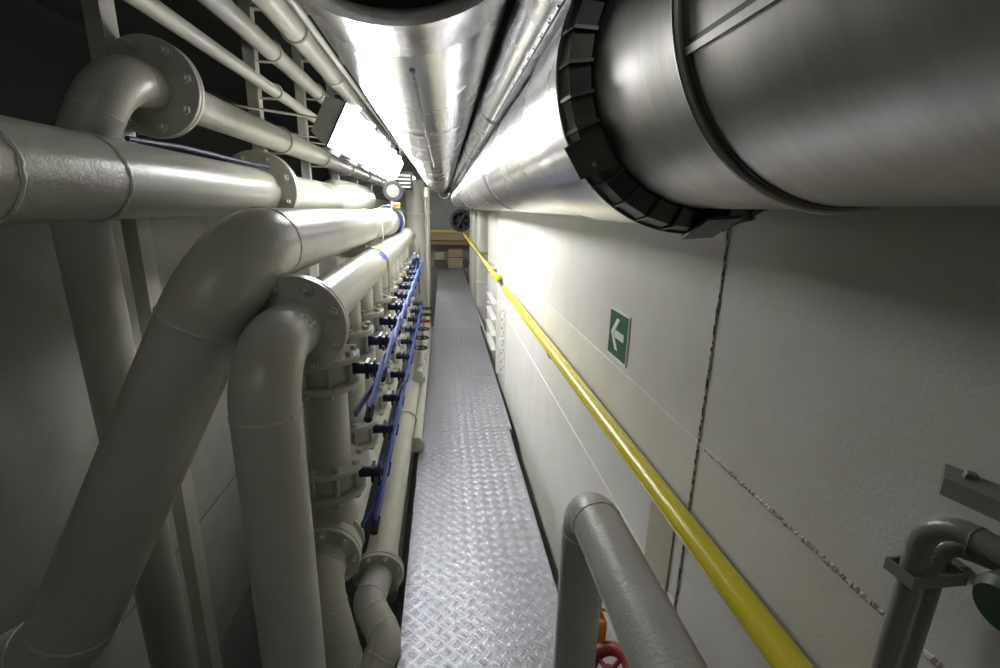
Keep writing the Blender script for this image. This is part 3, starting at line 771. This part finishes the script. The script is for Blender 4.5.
# white columns on the left far side
cl = ['nearest upright white column pipe beyond the valves', 'upright white column pipe behind the nearest one', 'farther white column pipe beside the back room']
for k, (x, y, r) in enumerate(((-.37, 6.5, .12), (-.40, 7.4, .13), (-.38, 9.0, .14))):
    t = thing('column_pipe', cl[k], 'column', (x, y, -1.25)); g = G(); sweep(g, [(x, y, -1.25), (x, y, 1.93)], r, 40); g.build('pipe_body', M['pipe'], t)
    g = G(); ringm(g, (x, y, 1.5), (0, 0, 1), r-.001, r+.03, .03, 40); g.build('collar', M['pipe'], t)
g = G(); sweep(g, [(-.205, 6.3, -.40), (-.205, 6.3, 1.72), ], .017, 14); tag(g.build('upright_conduit', M['pipe'], None, (-.205, 6.3, -.4)), 'thin upright white conduit beside the white column', 'conduit')
# right far columns
rl = ['nearest rounded white column on the right beyond the wall end', 'second rounded white column on the right', 'farthest rounded white column on the right']
for k, (x, y, r) in enumerate(((.72, 6.1, .15), (.70, 7.9, .14), (.69, 10.0, .14))):
    t = thing('column_pipe', rl[k], 'column', (x, y, -1.25)); g = G(); sweep(g, [(x, y, -1.25), (x, y, 1.56)], r, 40); g.build('pipe_body', M['wall'], t)
    g = G(); ringm(g, (x, y, .4), (0, 0, 1), r-.001, r+.012, .02, 40); g.build('collar', M['wall'], t)
# thin pipes at far right
for k, (x, y) in enumerate(((.555, 8.6), (.545, 9.6))):
    g = G(); sweep(g, [(x, y, -1.24), (x, y, 1.57)], .018, 12); tag(g.build('upright_conduit', M['pipe'], None, (x, y, -1.24)), ['nearer', 'farther'][k]+' thin upright conduit in front of the far right columns', 'conduit')
# ledge box at wall end
t = thing('wall_ledge', 'small white ledge box at the end of the right wall where the handrail breaks', 'ledge', (.56, 4.9, .98))
g = G(); box(g, (.50, 4.80, 1.00), (.569, 5.02, 1.012)); box(g, (.545, 4.80, .88), (.569, 5.02, 1.0)); g.build('shelf', M['wall'], t)
g = G(); sweep(g, [(.502, 4.80, 1.03), (.502, 5.02, 1.03)], .01, 12); g.build('rod', M['chrome'], t)
# perforated strip beside walkway
t = thing('perforated_bracket', 'upright perforated white steel strip on the wall beside the walkway', 'bracket', (.56, 4.4, -.1))
g = G()
box(g, (.520, 4.50, -.02), (.5695, 4.508, .72)); box(g, (.560, 4.20, -.02), (.5695, 4.50, .70)); box(g, (.5555, 4.38, -.02), (.5695, 4.386, .72))
g.build('strip', M['wall'], t)
g = G()
for k in range(8):
    z = .04+k*.085
    for y in (4.26, 4.34, 4.44): lathe(g, [(.013, 0), (.013, .002)], (.560, y, z+(.03 if y == 4.34 else 0)), (-1, 0, 0), 10)
g.build('holes', M['rubber'], t)
g = G(); path, _ = fillet([(.556, 4.3, .30), (.53, 4.3, .30), (.53, 4.3, .40), (.556, 4.3, .40)], .02, 6); sweep(g, path, .012, 10); g.build('hook', M['white'], t)
g = G()
for z in (.03, .2, .38, .56): box(g, (.536, 5.1+.0, z), (.60, 5.9, z+.012))
tag(g.build('low_shelf_rack', M['wall'], None, (.57, 5.1, .03)), 'low white open rack beside the walkway beyond the wall end', 'rack')
g = G(); sweep(g, [(.537, 5.2, .006), (.537, 8.0, .006)], .012, 10); tag(g.build('kick_rail', M['chrome'], None, (.54, 5.2, .0)), 'thin metal rail along the far walkway edge', 'rail')

# back of the corridor
t = thing('timber_beam', 'upper brown timber beam across the back of the corridor', 'timber', (.0, 13.3, .96)); g = G(); box(g, (-.8, 13.2, .93), (.79, 13.35, 1.0)); g.build('beam', M['brass'], t)
t = thing('timber_board', 'pale board under the yellow beam at the back', 'board', (.0, 13.3, .7)); g = G(); box(g, (-.8, 13.25, .72), (.79, 13.3, .92)); g.build('board', M['card'], t)
t = thing('timber_beam', 'lower brown timber beam across the back above the crates', 'timber', (.0, 13.3, .6)); g = G(); box(g, (-.8, 13.2, .60), (.79, 13.35, .70)); g.build('beam', M['wood'], t)
def crate(x0, x1, y0, y1, z0, z1, label, mat):
    t = thing('crate', label, 'crate', ((x0+x1)/2, (y0+y1)/2, z0), 'crates at the back'); n = 4; h = (z1-z0)/n
    g = G()
    for k in range(n): box(g, (x0, y0, z0+k*h+.008), (x1, y1, z0+(k+1)*h-.008))
    g.build('slats', mat, t); g = G(); box(g, (x0+.01, y0+.01, z0), (x1-.01, y1-.01, z1-.01)); g.build('core', M['wood'], t)
crate(.12, .52, 12.95, 13.2, .0, .28, 'lower pale slatted crate at the back on the right', M['card'])
crate(.14, .50, 12.96, 13.18, .29, .50, 'upper pale slatted crate stacked at the back on the right', M['card'])
crate(-.25, .08, 12.95, 13.2, .0, .2, 'dark low crate at the back on the left', M['bilge'])
crate(-.22, .02, 12.97, 13.2, .21, .42, 'dull crate stacked on the dark low one at the back', M['plate'])
g = G(); box(g, (-.35, 12.9, -1.25), (.7, 13.3, -.001)); tag(g.build('end_platform', M['floorfar'], None, (.1, 13, -1.25)), 'grey platform at the far end of the walkway', 'platform')
g = G(); box(g, (-.10, 13.56, 1.10), (-.02, 13.6, 1.24), bev=.004); tag(g.build('wall_switch', M['lamphouse'], None, (-.06, 13.58, 1.1)), 'small grey switch box on the back wall', 'switch')
t = thing('round_fan', 'dark round fan housing at the back on the right under the ducts', 'fan', (.36, 11.8, 1.1))
g = G(); ringm(g, (.43, 11.9, 1.29), (0, 1, 0), .20, .27, .16, 40); disc(g, (.43, 11.97, 1.29), Yv, .2, .01, 40); g.build('housing', M['rubber'], t)
g = G()
for k in range(6):
    a = PI*k/3; bar(g, (.43, 11.9, 1.29), V((.43+.205*math.cos(a), 11.9, 1.29+.205*math.sin(a))), .06, .006, (.3, 1, 0))
disc(g, (.43, 11.9, 1.29), Yv, .05, .08, 20); g.build('blades', M['rubber'], t)
# overhead hook ring near far duct
g = G(); sweep(g, [V((.02+.10*math.cos(a), 9.5, 1.86+.10*math.sin(a))) for a in [PI+PI*k/12 for k in range(13)]], .012, 10); tag(g.build('hanging_hoop', M['chrome'], None, (.02, 9.5, 1.78)), 'thin metal hoop hanging under the overhead duct far away', 'hoop')

# cables top left
for k, (x, y, z, b) in enumerate(((-2.1, 1.45, 0, .10), (-2.0, 1.50, 0, .14), (-1.93, 1.55, 0, .18))):
    g = G(); pth = [V((x, y, 2.98)), V((x, y+.01, 2.5)), V((x+.02, y, 2.25)), V((x+.07, y+.0, 2.08)), V((x+.14+.3*b, y, 1.93)), V((x+.26+.3*b, y+.05, 1.82)), V((x+.32+.3*b, y+.1, 1.745))]
    sweep(g, pth, .028, 16); tag(g.build('black_cable', M['rubber'], None, pth[-1]), ['leftmost thick black cable hanging in the dark top left corner', 'middle thick black cable hanging in the top left corner', 'thick black cable in the top left corner, nearest the blue line'][k], 'cable', 'thick black cables')
g = G(); box(g, (-2.16, 1.42, 2.27), (-1.85, 1.455, 2.31)); tag(g.build('cable_strap', M['conduit'], None, (-2.0, 1.44, 2.27)), 'dark strap across the black cables in the top left corner', 'strap')
g = G(); sweep(g, [(-1.62, 1.50, 2.98), (-1.56, 1.52, 2.5), (-1.50, 1.56, 2.15), (-1.42, 1.62, 1.78), (-1.4, 1.64, 1.6)], .010, 10); tag(g.build('blue_cable', M['navy'], None, (-1.4, 1.64, 1.6)), 'thin dark blue cable slanting down behind the top left elbow', 'cable')
g = G(); sweep(g, [(-.93, 1.62, 1.775), (-.92, 1.9, 1.785), (-.90, 2.3, 1.778), (-.86, 2.6, 1.77)], .008, 10); tag(g.build('blue_cable', M['navy'], None, (-.93, 1.62, 1.77)), 'thin dark blue cable lying on top of the level pipe', 'cable')
# small valve stem seen at left bottom edge
t = thing('bolted_fitting', 'small pale bolted fitting at the bottom left edge beside the diagonal pipe', 'fitting', (-1.49, 1.1, .45))
g = G(); sweep(g, [(-1.498, 1.25, .34), (-1.35, 1.24, .40)], .022, 16); lathe(g, [(.034, 0), (.034, .022)], (-1.40, 1.243, .38), (1, 0, .4), 6); g.build('body', M['post'], t)

# ================================================================= LIGHTS
def area(name, loc, rot, sx, sy, e, col=(1, .98, .94)):
    l = bpy.data.lights.new(name, 'AREA'); l.shape = 'RECTANGLE'; l.size = sx; l.size_y = sy; l.energy = e; l.color = col
    o = bpy.data.objects.new(name, l); C.objects.link(o); o.location = loc; o.rotation_euler = rot; return o
w = bpy.data.worlds.new('world'); bpy.context.scene.world = w; w.use_nodes = True
w.node_tree.nodes['Background'].inputs[0].default_value = (.6, .62, .65, 1); w.node_tree.nodes['Background'].inputs[1].default_value = 0.0
# unseen fill light added behind the camera to brighten the foreground
area('fill_behind', (-.55, -.7, 2.6), (math.radians(25), 0, 0), 1.0, .3, 3.6)

# ================================================================= CAMERA
cd = bpy.data.cameras.new('camera'); cam = bpy.data.objects.new('camera', cd); C.objects.link(cam)
f = 471.05
X = V((0.99297823, -0.00786829, 0.11803524)); Yc = V((-0.1160451, -0.25855662, 0.95900053)); Z = V((0.0229731, -0.96596406, -0.25765417))
cd.sensor_width = 36; cd.lens = 36*f/1000; cd.clip_start = .02
right = V((X.x, Yc.x, Z.x)); up = V((-X.y, -Yc.y, -Z.y)); back = V((-X.z, -Yc.z, -Z.z))
m = Matrix((right, up, back)).transposed().to_4x4(); m.translation = V((0, 0, 1.6))
cam.matrix_world = m
sc = bpy.context.scene; sc.camera = cam
sc.view_settings.view_transform = 'Standard'; sc.view_settings.look = 'None'
sc.view_settings.exposure = 0.0; sc.view_settings.gamma = 1
